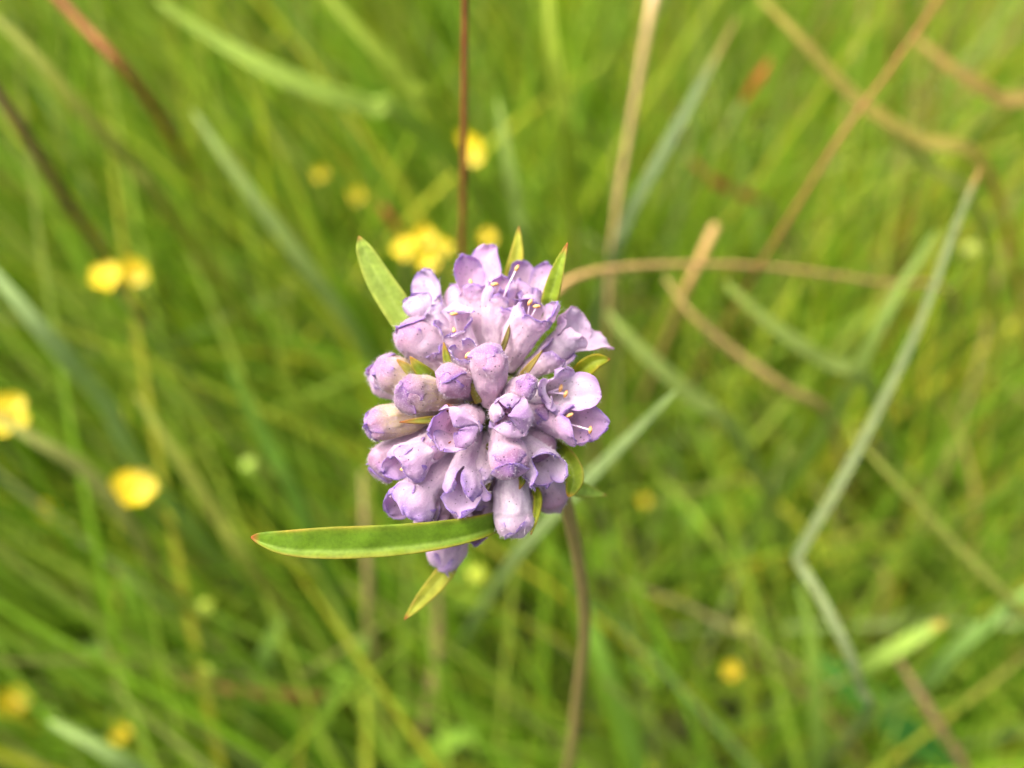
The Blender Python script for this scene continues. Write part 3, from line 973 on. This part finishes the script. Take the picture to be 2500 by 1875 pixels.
def floret(mouth, r_px, lobes=None, base=None, tube=T_PINK, lobe=T_LILAC, edge=E_PURPLE, edge_w=0.27, closed=False, roll=0.0,
           hairs=800, stamens=(), seed=0, neck=0.54, r0=0.8, bulge=1.0, throat=T_LILAC):
    mx, my = mouth[:2]
    if len(mouth) > 2 and mouth[2] is not None:
        mz = mouth[2]
    else:
        rho = math.hypot(mx - 1195, my - 985) * 0.04
        mz = -6.5 + math.sqrt(max(1.5, 11.2 ** 2 - rho ** 2))
    M = np.array(H(mx, my, mz))
    c0 = np.array(C0)
    B = np.array(H(*base)) if base else c0 + (M - c0) * max(0.28, 0.0043 / np.linalg.norm(M - c0))
    px = (D0 - mz * 0.001) / LENS_PX
    r1 = r_px * px * 1.12
    a = unit(M - B)
    e1 = np.array(UP) - a * np.dot(np.array(UP), a)
    e1 = unit(e1)
    e2 = np.cross(a, e1)
    rs = random.Random(seed * 17 + 3)
    L = []
    if closed:
        for k in range(4):
            th = roll + k * math.pi / 2 + rs.uniform(-.15, .15)
            er = math.cos(th) * e1 + math.sin(th) * e2
            big = (1.16, 0.96, 1.06, 0.92)[k] * bulge
            P0 = M + er * r1
            P1 = M + er * r1 * 1.12 * big + a * r1 * 1.05 * big
            P2 = M + a * r1 * (0.98 * big) - er * r1 * (0.45, 0.1, 0.15, 0.05)[k]
            L.append((th, P1, P2, r1 * (1.02, 0.8, 0.85, 0.75)[k], 0.55))
    else:
        M_tip = M
        M = B + (M - B) * 0.86
        r1 *= 0.95
        for (dx, dy, ddz, w, curl) in lobes:
            tip = np.array(H(mx + dx * 1.14, my + dy * 1.14, mz + ddz))
            if curl >= 0:
                tip = tip + a * (w * px * 0.32)
                dt = tip - M
                tip = tip - (dt - a * np.dot(dt, a)) * 0.10
            d = tip - M
            dp = d - a * np.dot(d, a)
            th = math.atan2(np.dot(dp, e2), np.dot(dp, e1))
            er = math.cos(th) * e1 + math.sin(th) * e2
            P0 = M + er * r1
            ln = max(np.linalg.norm(tip - P0), 0.3 * r1)
            # curl > 0: the lobe arches over (hood), curl < 0: it bends straight outwards
            P1 = P0 + a * ln * (0.62 + 0.35 * curl) + er * ln * (0.16 + 0.25 * curl)
            W_ = w * px * 0.5 * 1.14
            if curl >= 0.6:                            # a swollen hood bent back over the mouth
                hgt = W_ * (0.9 + 0.4 * curl)
                P1 = P0 + a * hgt * 1.25 + er * hgt * 0.55
                tip = P0 + a * hgt * 0.85 - er * hgt * (0.75 * curl)
            L.append((th, P1, tip, W_, 0.40 + 0.25 * curl))
    L.sort(key=lambda q: q[0])
    nl = len(L)
    ths = [q[0] for q in L]
    # sector limits half-way between neighbouring lobes
    bounds = []
    for k in range(nl):
        t0, t1 = ths[k], ths[(k + 1) % nl] + (2 * math.pi if k == nl - 1 else 0)
        bounds.append((t0 + t1) / 2)
    K = 10
    ang = []
    for k in range(nl):
        lo = bounds[k - 1] - (2 * math.pi if k == 0 else 0)
        hi = bounds[k]
        for j in range(K):
            ang.append(lo + (hi - lo) * j / K)
    ang = np.array(ang)
    nc = len(ang)
    RT_ = 13
    verts, faces, along, edgev, vein, level = [], [], [], [], [], []
    bend = (np.array(RIGHT) * rs.uniform(-1, 1) + np.array(UP) * rs.uniform(-1, 1)) * 0.05 * np.linalg.norm(M - B)
    for i in range(RT_):
        vv = i / (RT_ - 1)
        c = B + (M - B) * vv + bend * math.sin(math.pi * vv)
        rr = r1 * (neck + (1 - neck) * float(sstep(vv, 0.0, 1.0)) ** r0)
        if i == 0:
            rr *= 0.9
        for th in ang:
            lob = 1 + (0.05 * math.cos(4 * (th - roll)) + 0.10 * mnoise.noise(Vector((math.cos(th) * 2.4, math.sin(th) * 2.4, seed * 1.7 + vv * 0.5)))) * vv
            verts.append(c + (math.cos(th) * e1 + math.sin(th) * e2) * rr * lob)
            along.append(vv)
            level.append(0.4)
            edgev.append(0)
            vein.append((th * r1 * 3200, vv * np.linalg.norm(M - B) * 450, seed * 3.7))
    for i in range(RT_ - 1):
        for k in range(nc):
            k2 = (k + 1) % nc
            faces.append((i * nc + k, i * nc + k2, (i + 1) * nc + k2, (i + 1) * nc + k))
    faces.append(tuple(range(nc - 1, -1, -1)))
    rim0 = (RT_ - 1) * nc
    RL = 12
    ss = 1 - (1 - np.linspace(0, 1, RL + 1)) ** 1.5
    for k, (th, P1, P2, W, cup) in enumerate(L):
        ids = [rim0 + (k * K + j) % nc for j in range(K + 1)]
        rimp = np.array([verts[i] for i in ids])
        er = math.cos(th) * e1 + math.sin(th) * e2
        et = -math.sin(th) * e1 + math.cos(th) * e2
        P0 = M + er * r1
        Llen = np.linalg.norm(P1 - P0) * 0.5 + np.linalg.norm(P2 - P1) * 0.5 + 1e-6
        chord = np.linalg.norm(rimp[-1] - rimp[0]) / 2
        prev = ids
        ph = rs.uniform(0, 50)
        lv = rs.choice((0.25, 0.5, 0.8, 1.0))
        for i in range(1, RL + 1):
            s = ss[i]
            C = (1 - s) ** 2 * P0 + 2 * s * (1 - s) * P1 + s * s * P2
            T = unit(2 * (1 - s) * (P1 - P0) + 2 * s * (P2 - P1))
            side = unit(et - T * np.dot(et, T))
            N = np.cross(T, side)                      # towards the inside of the flower
            if np.dot(N, -er) < 0 and s < 0.3:
                N = -N
            s0 = min(0.62, max(0.28, 1 - W / Llen))
            wv = W if s < s0 else W * math.sqrt(max(0.0, 1 - ((s - s0) / (1.004 - s0)) ** 2.8))
            wv = chord * 0.93 * (1 - float(sstep(s, 0, 0.28))) + wv * float(sstep(s, 0, 0.28)) if s < 0.28 else wv
            row = []
            bl = float(sstep(s, 0.0, 0.32))
            for j in range(K + 1):
                t = -1 + 2 * j / K
                t = math.sin(t * math.pi / 2) * 0.6 + t * 0.4
                p_arc = rimp[j] + (C - P0)
                p_flat = C + side * t * wv + N * (cup * t * t * wv)
                p = p_arc * (1 - bl) + p_flat * bl
                fr = mnoise.noise(Vector((t * 1.6 + ph, s * 2.6, ph))) * 0.30 * W * s + mnoise.noise(Vector((t * 4 + ph, s * 5, ph + 9))) * 0.13 * W * s - 0.10 * W * s * math.exp(-(t / 0.16) ** 2)
                p = p + N * fr + T * (mnoise.noise(Vector((t * 5 + ph, 3, ph))) * 0.13 * W * s) + N * (mnoise.noise(Vector((t * 6 + ph, s * 7, ph + 20))) * 0.22 * W * s * max(abs(t), s) ** 3)
                row.append(len(verts))
                verts.append(p)
                along.append(1 + s)
                level.append(lv)
                vein.append((t * W * 3200 + k * 9, s * Llen * 450, seed * 3.7 + 5))
                dist = min((1 - abs(t)) * wv + (1 - float(sstep(s, 0.02, 0.30))) * 0.002, (1 - s) * Llen * 1.4)
                ew = edge_w * (0.75 + 1.7 * mnoise.noise(Vector((t * 2.2 + ph, s * 2.0, ph + 4))))
                edgev.append(math.exp(-dist * 1000 / max(ew, 0.05)))
            for j in range(K):
                faces.append((prev[j], prev[j + 1], row[j + 1], row[j]))
            prev = row
    V = np.array(verts)
    # soft dents so that no two florets are alike
    for i in range(len(V)):
        q = Vector((V[i] - c0) * 620 + seed * 3.1)
        V[i] = V[i] + np.array(mnoise.noise_vector(q)) * 0.00026 + np.array(mnoise.noise_vector(q * 2.6)) * 0.00013
    al = np.array(along)[:, None]
    ed = np.array(edgev)[:, None]
    t = np.asarray(tube)[None, :] * (1 - sstep(al, 0.75, 1.55)) + np.asarray(lobe)[None, :] * sstep(al, 0.75, 1.55)
    tq = sstep(al, 1.30, 1.95) * np.array(level)[:, None] * 0.72
    t = t * (1 - tq) + np.array(lin(160, 110, 200))[None, :] * tq
    t = t * (1 - ed * 0.95) + np.asarray(edge)[None, :] * ed * 0.95
    # greener, duller down at the foot of the tube
    g = 1 - sstep(al, 0.0, 0.22)
    t = t * np.array([1 + rs.uniform(-0.03, 0.03), 1 + rs.uniform(-0.07, 0.05), 1 + rs.uniform(-0.05, 0.04)])[None, :]
    t = t * (1 - 0.35 * g) + np.array(lin(176, 180, 130))[None, :] * 0.35 * g
    o = mesh_obj('floret', V, faces, [M_PETAL, M_PETAL_IN], tint=t, loc=B)
    va = o.data.attributes.new('vein', 'FLOAT_VECTOR', 'POINT')
    va.data.foreach_set('vector', np.array(vein, dtype=float).ravel())
    md = o.modifiers.new('thickness', 'SOLIDIFY')
    md.thickness = 0.00006
    md.offset = -1
    md.material_offset = 1
    sb = o.modifiers.new('round', 'SUBSURF')
    sb.levels = sb.render_levels = 1
    child_of(o, SC)
    if not closed:
        # downy plug added inside the tube to lighten its dark hollow
        tv, tf, tt = [], [], []
        cc = B + (M - B) * 0.62 + bend * math.sin(math.pi * 0.62)
        rr = r1 * (neck + (1 - neck) * float(sstep(0.62)) ** r0) * 0.93
        for i in range(6):
            for k in range(20):
                th = 2 * math.pi * k / 20
                q = 1 - i / 5.5
                tv.append(cc + (math.cos(th) * e1 + math.sin(th) * e2) * rr * q + a * rr * (0.45 * (1 - q * q) + 0.12 * mnoise.noise(Vector((math.cos(th) * q * 3, math.sin(th) * q * 3, seed)))))
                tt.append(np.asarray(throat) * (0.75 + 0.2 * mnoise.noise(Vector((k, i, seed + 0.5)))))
        for i in range(5):
            for k in range(20):
                tf.append((i * 20 + k, i * 20 + (k + 1) % 20, (i + 1) * 20 + (k + 1) % 20, (i + 1) * 20 + k))
        child_of(mesh_obj('throat', tv, tf, M_PETAL_IN, tint=tt, loc=B), o)
    # downy hairs on the outside
    if hairs:
        hv, hf = [], []
        fa = np.array([fc for fc in faces if len(fc) == 4])
        p0, p1, p2, p3 = (V[fa[:, q]] for q in range(4))
        nn = np.cross(p2 - p0, p3 - p1)
        ar = np.linalg.norm(nn, axis=1)
        pick = rng.choice(len(fa), hairs, p=ar / ar.sum())
        for fi in pick:
            u_, v_ = rng.uniform(0, 1, 2)
            p = (p0[fi] * (1 - u_) + p1[fi] * u_) * (1 - v_) + (p3[fi] * (1 - u_) + p2[fi] * u_) * v_
            n_ = nn[fi] / (ar[fi] + 1e-15)
            tgt = unit(p3[fi] - p0[fi])
            d = unit(n_ + tgt * rng.uniform(-0.2, 0.8) + rng.normal(0, 0.35, 3))
            hl = rng.uniform(0.00012, 0.00030) * (2.2 if rng.uniform() < 0.2 else 1.0)
            x = unit(np.cross(d, [0.3, 0.5, 0.8])) * 0.000011
            y = np.cross(d, x)
            b0 = len(hv)
            hv += [p + x, p - 0.5 * x + 0.87 * y, p - 0.5 * x - 0.87 * y, p + d * hl]
            hf += [(b0, b0 + 1, b0 + 3), (b0 + 1, b0 + 2, b0 + 3), (b0 + 2, b0, b0 + 3)]
        h = mesh_obj('down', hv, hf, M_HAIR, loc=B, smooth=False)
        h['kind'] = 'stuff'
        child_of(h, o)
    for (sx, sy, sz, ang_) in stamens:
        tip = np.array(H(sx, sy, mz + sz))
        st = M - a * r1 * 0.8
        pth = smooth_path([st, (st + tip) / 2 + a * r1 * 0.2, tip], 10)
        fv, ff = tube_data(pth, 0.00009, 6)
        child_of(mesh_obj('filament', fv, ff, M_FILAMENT, loc=st), o)
        dr = np.array(RIGHT) * math.cos(ang_) + np.array(UP) * math.sin(ang_)
        av, af = [], []
        ap = [tip + dr * (q - 0.5) * 0.00072 + np.array(FWD) * 0.0002 * (q - 0.5) ** 2 * 4 for q in np.linspace(0, 1, 9)]
        arad = [0.00020 * math.sin(math.pi * (0.08 + 0.84 * q)) ** 0.6 for q in np.linspace(0, 1, 9)]
        av, af = tube_data(ap, arad, 8)
        child_of(mesh_obj('anther', av, af, M_ANTHER, loc=tip), o)
    return o


sid = [0]


def F(mouth, r, lobes=None, **kw):
    sid[0] += 1
    return floret(mouth, r, lobes, seed=sid[0], **kw)


# top group
F((1168, 704, -4.2), 38, [(28, -74, -2.2, 84, 0.2), (-30, -50, -1.4, 80, 0.4), (24, 2, 1.8, 50, 0.1), (-18, 4, 2.0, 50, 0.1)], tube=T_WHITE, lobe=T_LILAC, stamens=[(1150, 690, 1.0, 1.9)])
F((1216, 718, -3.0), 36, [(36, -16, 0.6, 50, 0.1), (-22, -12, 1.0, 44, 0.1), (8, -30, -0.8, 46, 0.2), (2, 12, 1.6, 42, 0.0)], tube=T_WHITE, lobe=T_PINK, stamens=[(1262, 655, 0.6, 1.1), (1208, 694, 1.2, 0.1)])
F((1286, 718, -5.2), 38, [(-16, -52, -1.8, 76, 0.3), (46, -48, -1.4, 66, 0.3), (-18, -16, 1.8, 62, 0.4), (24, 0, 1.6, 52, 0.1)], tube=T_WHITE, lobe=T_LILAC)
F((1300, 768, -1.6), 46, [(10, -62, -0.6, 84, 0.62), (44, -6, 0.2, 86, 0.35), (-32, -6, 0.8, 64, 0.2), (14, 34, 2.2, 76, 0.1)], tube=T_PINK, lobe=T_LILAC, stamens=[(1294, 738, 1.2, 1.0), (1311, 748, 1.4, 0.0)])
F((1394, 820, -3.4), 34, [(20, -50, -1.8, 92, -0.1), (82, 26, -2.4, 88, -0.1), (-30, -36, 0.4, 60, 0.1), (10, 14, 2.0, 60, 0.1)], tube=T_WHITE, lobe=T_BLUE, edge=T_LILAC)
F((1040, 750, -4.4), 38, [(8, -62, -1.8, 86, 0.3), (-24, -4, 2.0, 76, 0.5), (16, 12, 1.6, 58, 0.2), (38, -18, -0.6, 50, 0.1)], tube=T_WHITE, lobe=T_WHITE, stamens=[(1034, 728, 1.0, 0.2)])
F((1108, 794, -1.6), 36, [(0, -44, 0.2, 96, 0.65), (-46, -6, 0.4, 70, -0.1), (46, 0, 0.4, 46, 0.0), (2, 34, 1.0, 58, 0.0)], tube=T_WHITE, lobe=T_WHITE, stamens=[(1108, 766, 1.2, 0.0), (1109, 808, 0.8, 1.8)])
F((1016, 828, -2.4), 46, closed=True, roll=0.8, tube=T_PINK, lobe=T_MAUVE, edge_w=0.3, bulge=0.95)
F((1138, 862, 1.0), 27, [(-38, -8, 0.2, 34, -0.1), (6, -28, 0.2, 40, 0.0), (20, 20, 0.6, 34, 0.2), (-14, 24, 0.6, 36, 0.0)], tube=T_PINK, lobe=T_BLUE, stamens=[(1142, 867, 0.8, 0.9)])
F((1196, 893, 2.2), 41, closed=True, roll=0.5, base=(1193, 985, -1.5), tube=T_PINK, lobe=np.array(lin(206, 164, 188)), edge=E_VIOLET, bulge=1.12)
# heart
F((1104, 930, 2.2), 37, closed=True, roll=0.15, tube=T_MAUVE, lobe=T_MAUVE, edge_w=0.3, bulge=0.95)
F((1283, 946, 2.6), 27, closed=True, roll=2.2, tube=T_PINK, lobe=np.array(lin(170, 120, 164)), edge=E_VIOLET, bulge=0.95)
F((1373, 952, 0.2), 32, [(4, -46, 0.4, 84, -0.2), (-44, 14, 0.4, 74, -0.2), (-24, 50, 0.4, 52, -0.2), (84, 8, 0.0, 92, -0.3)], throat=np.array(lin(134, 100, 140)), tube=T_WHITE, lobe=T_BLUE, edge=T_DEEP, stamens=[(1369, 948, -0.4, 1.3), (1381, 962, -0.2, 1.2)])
F((1392, 1034, -0.4), 42, [(-8, -44, 0.6, 66, 0.2), (58, -4, -0.4, 92, 0.1), (30, 36, 0.0, 52, 0.0), (-10, 26, 1.8, 78, 0.1)], tube=T_PINK, lobe=T_LILAC, stamens=[(1391, 1014, 1.0, 0.5), (1441, 1050, 0.6, 1.4)])
F((1246, 1012, 3.2), 40, [(40, 4, 1.0, 96, 1.0), (-40, -6, 0.8, 64, 0.62), (-2, -46, 0.8, 70, 0.6), (-2, 44, 1.4, 92, 0.62)], tube=T_PINK, lobe=T_LILAC)
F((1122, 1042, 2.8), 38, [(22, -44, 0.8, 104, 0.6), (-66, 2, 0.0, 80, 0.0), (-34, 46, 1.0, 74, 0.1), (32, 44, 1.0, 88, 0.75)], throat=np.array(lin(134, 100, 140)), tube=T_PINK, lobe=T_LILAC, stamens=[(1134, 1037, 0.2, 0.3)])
# left side
F((1014, 962, 0.8), 47, closed=True, roll=2.4, tube=T_CREAM, lobe=np.array(lin(164, 126, 140)), edge=E_VIOLET, bulge=0.85)
F((962, 915, -2.6), 44, closed=True, roll=0.9, tube=T_CREAM, lobe=np.array(lin(174, 138, 150)), bulge=0.95)
F((948, 925, -5.6), 40, closed=True, roll=1.7, tube=T_PINK, lobe=T_LILAC)
F((938, 1034, -1.6), 38, closed=True, roll=1.9, tube=T_CREAM, lobe=T_MAUVE, bulge=1.0, edge_w=0.3)
F((948, 1124, -3.6), 42, closed=True, roll=2.3, tube=T_PINK, lobe=T_MAUVE, edge_w=0.35)
F((1004, 1124, 0.4), 40, [(-34, -24, 0.8, 80, 0.2), (2, 8, 2.6, 90, 0.15), (-8, 46, 1.0, 92, 0.62), (-46, 14, -1.0, 72, 0.1)], edge_w=0.42, tube=T_WHITE, lobe=T_LILAC, stamens=[(986, 1146, 1.2, 0.0)])
# bottom
F((1014, 1218, -0.8), 44, [(-38, -32, 0.6, 84, 0.2), (0, 12, 2.6, 106, 0.2), (-6, 52, 0.6, 96, 0.62), (-52, 10, -1.2, 84, 0.1)], edge_w=0.42, tube=T_PINK, lobe=T_LILAC, stamens=[(978, 1216, 1.4, 1.0)])
F((1130, 1180, 1.0), 42, [(-28, 2, 1.0, 60, 0.0), (20, 14, 1.8, 70, 0.0), (-4, 50, -0.2, 92, 0.2), (72, 22, 0.2, 44, 0.3)], edge_w=0.42, tube=T_WHITE, lobe=T_BLUE)
F((1098, 1250, -2.4), 40, [(-30, 10, 0.6, 60, 0.1), (30, 10, 1.2, 66, 0.1), (0, 46, 0, 80, 0.2), (0, -40, 0, 50, 0.1)], tube=T_PINK, lobe=T_PINK)
F((1240, 1120, 2.8), 43, closed=True, roll=3.3, tube=T_PINK, lobe=T_MAUVE, edge_w=0.34, bulge=0.95)
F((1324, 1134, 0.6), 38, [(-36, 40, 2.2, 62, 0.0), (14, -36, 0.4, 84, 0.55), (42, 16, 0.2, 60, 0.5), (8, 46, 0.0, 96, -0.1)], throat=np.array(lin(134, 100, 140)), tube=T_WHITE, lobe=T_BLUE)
F((1252, 1256, -1.6), 44, closed=True, roll=5.0, tube=T_WHITE, lobe=T_PINK, edge_w=0.3, base=(1238, 1120, -3))
F((1336, 1200, -5.5), 42, closed=True, roll=1.0, tube=T_PINK, lobe=T_MAUVE)
F((1180, 1240, -5.5), 40, closed=True, roll=0.4, tube=T_PINK, lobe=T_LILAC)
F((1092, 1345, -6.5), 38, closed=True, roll=0.7, tube=T_PINK, lobe=T_LILAC, edge_w=0.3, base=(1130, 1240, -8))
F((1130, 740, -6.5), 40, closed=True, roll=0.7, tube=T_WHITE, lobe=T_PINK)
F((1250, 1190, -4.0), 34, closed=True, roll=0.4, tube=T_PINK, lobe=T_PINK)
F((1316, 1088, -2.6), 36, closed=True, roll=0.9, tube=T_PINK, lobe=T_MAUVE)
F((1290, 1150, -3.6), 36, closed=True, roll=0.2, tube=T_PINK, lobe=T_LILAC)
F((1062, 862, -2.6), 30, [(-30, -22, 0.6, 50, 0.3), (10, -36, -0.6, 54, 0.3), (18, 6, 1.6, 46, 0.1), (-14, 20, 1.4, 46, 0.1)], tube=T_WHITE, lobe=T_LILAC)
F((1346, 870, -3.0), 30, [(34, -24, -0.6, 56, 0.3), (-10, -34, 0.2, 50, 0.3), (10, 14, 1.8, 52, 0.1), (44, 6, -0.6, 50, 0.1)], tube=T_WHITE, lobe=T_BLUE)
F((1060, 1092, -0.6), 30, closed=True, roll=1.2, tube=T_PINK, lobe=T_MAUVE)
F((1180, 1150, 0.2), 26, closed=True, roll=2.2, tube=T_PINK, lobe=T_LILAC)
F((1055, 1268, -3.0), 34, [(-20, 30, 0.8, 60, 0.2), (26, 22, 1.4, 56, 0.3), (-34, -6, -0.6, 50, 0.2), (8, -30, 1.0, 44, 0.1)], tube=T_PINK, lobe=T_LILAC)
F((1160, 1262, -3.0), 34, [(-20, 24, 1.0, 60, 0.2), (26, 26, 0.8, 60, 0.3), (0, 44, -0.8, 60, 0.2), (4, -30, 1.0, 44, 0.1)], tube=T_PINK, lobe=T_LILAC)
F((1318, 1010, -1.0), 26, closed=True, roll=0.2, tube=T_PINK, lobe=T_MAUVE)
F((1240, 760, -3.2), 30, [(-16, -34, -0.8, 54, 0.3), (24, -30, 0.4, 50, 0.3), (-14, 8, 1.8, 50, 0.1), (20, 6, 1.6, 46, 0.1)], tube=T_WHITE, lobe=T_LILAC)
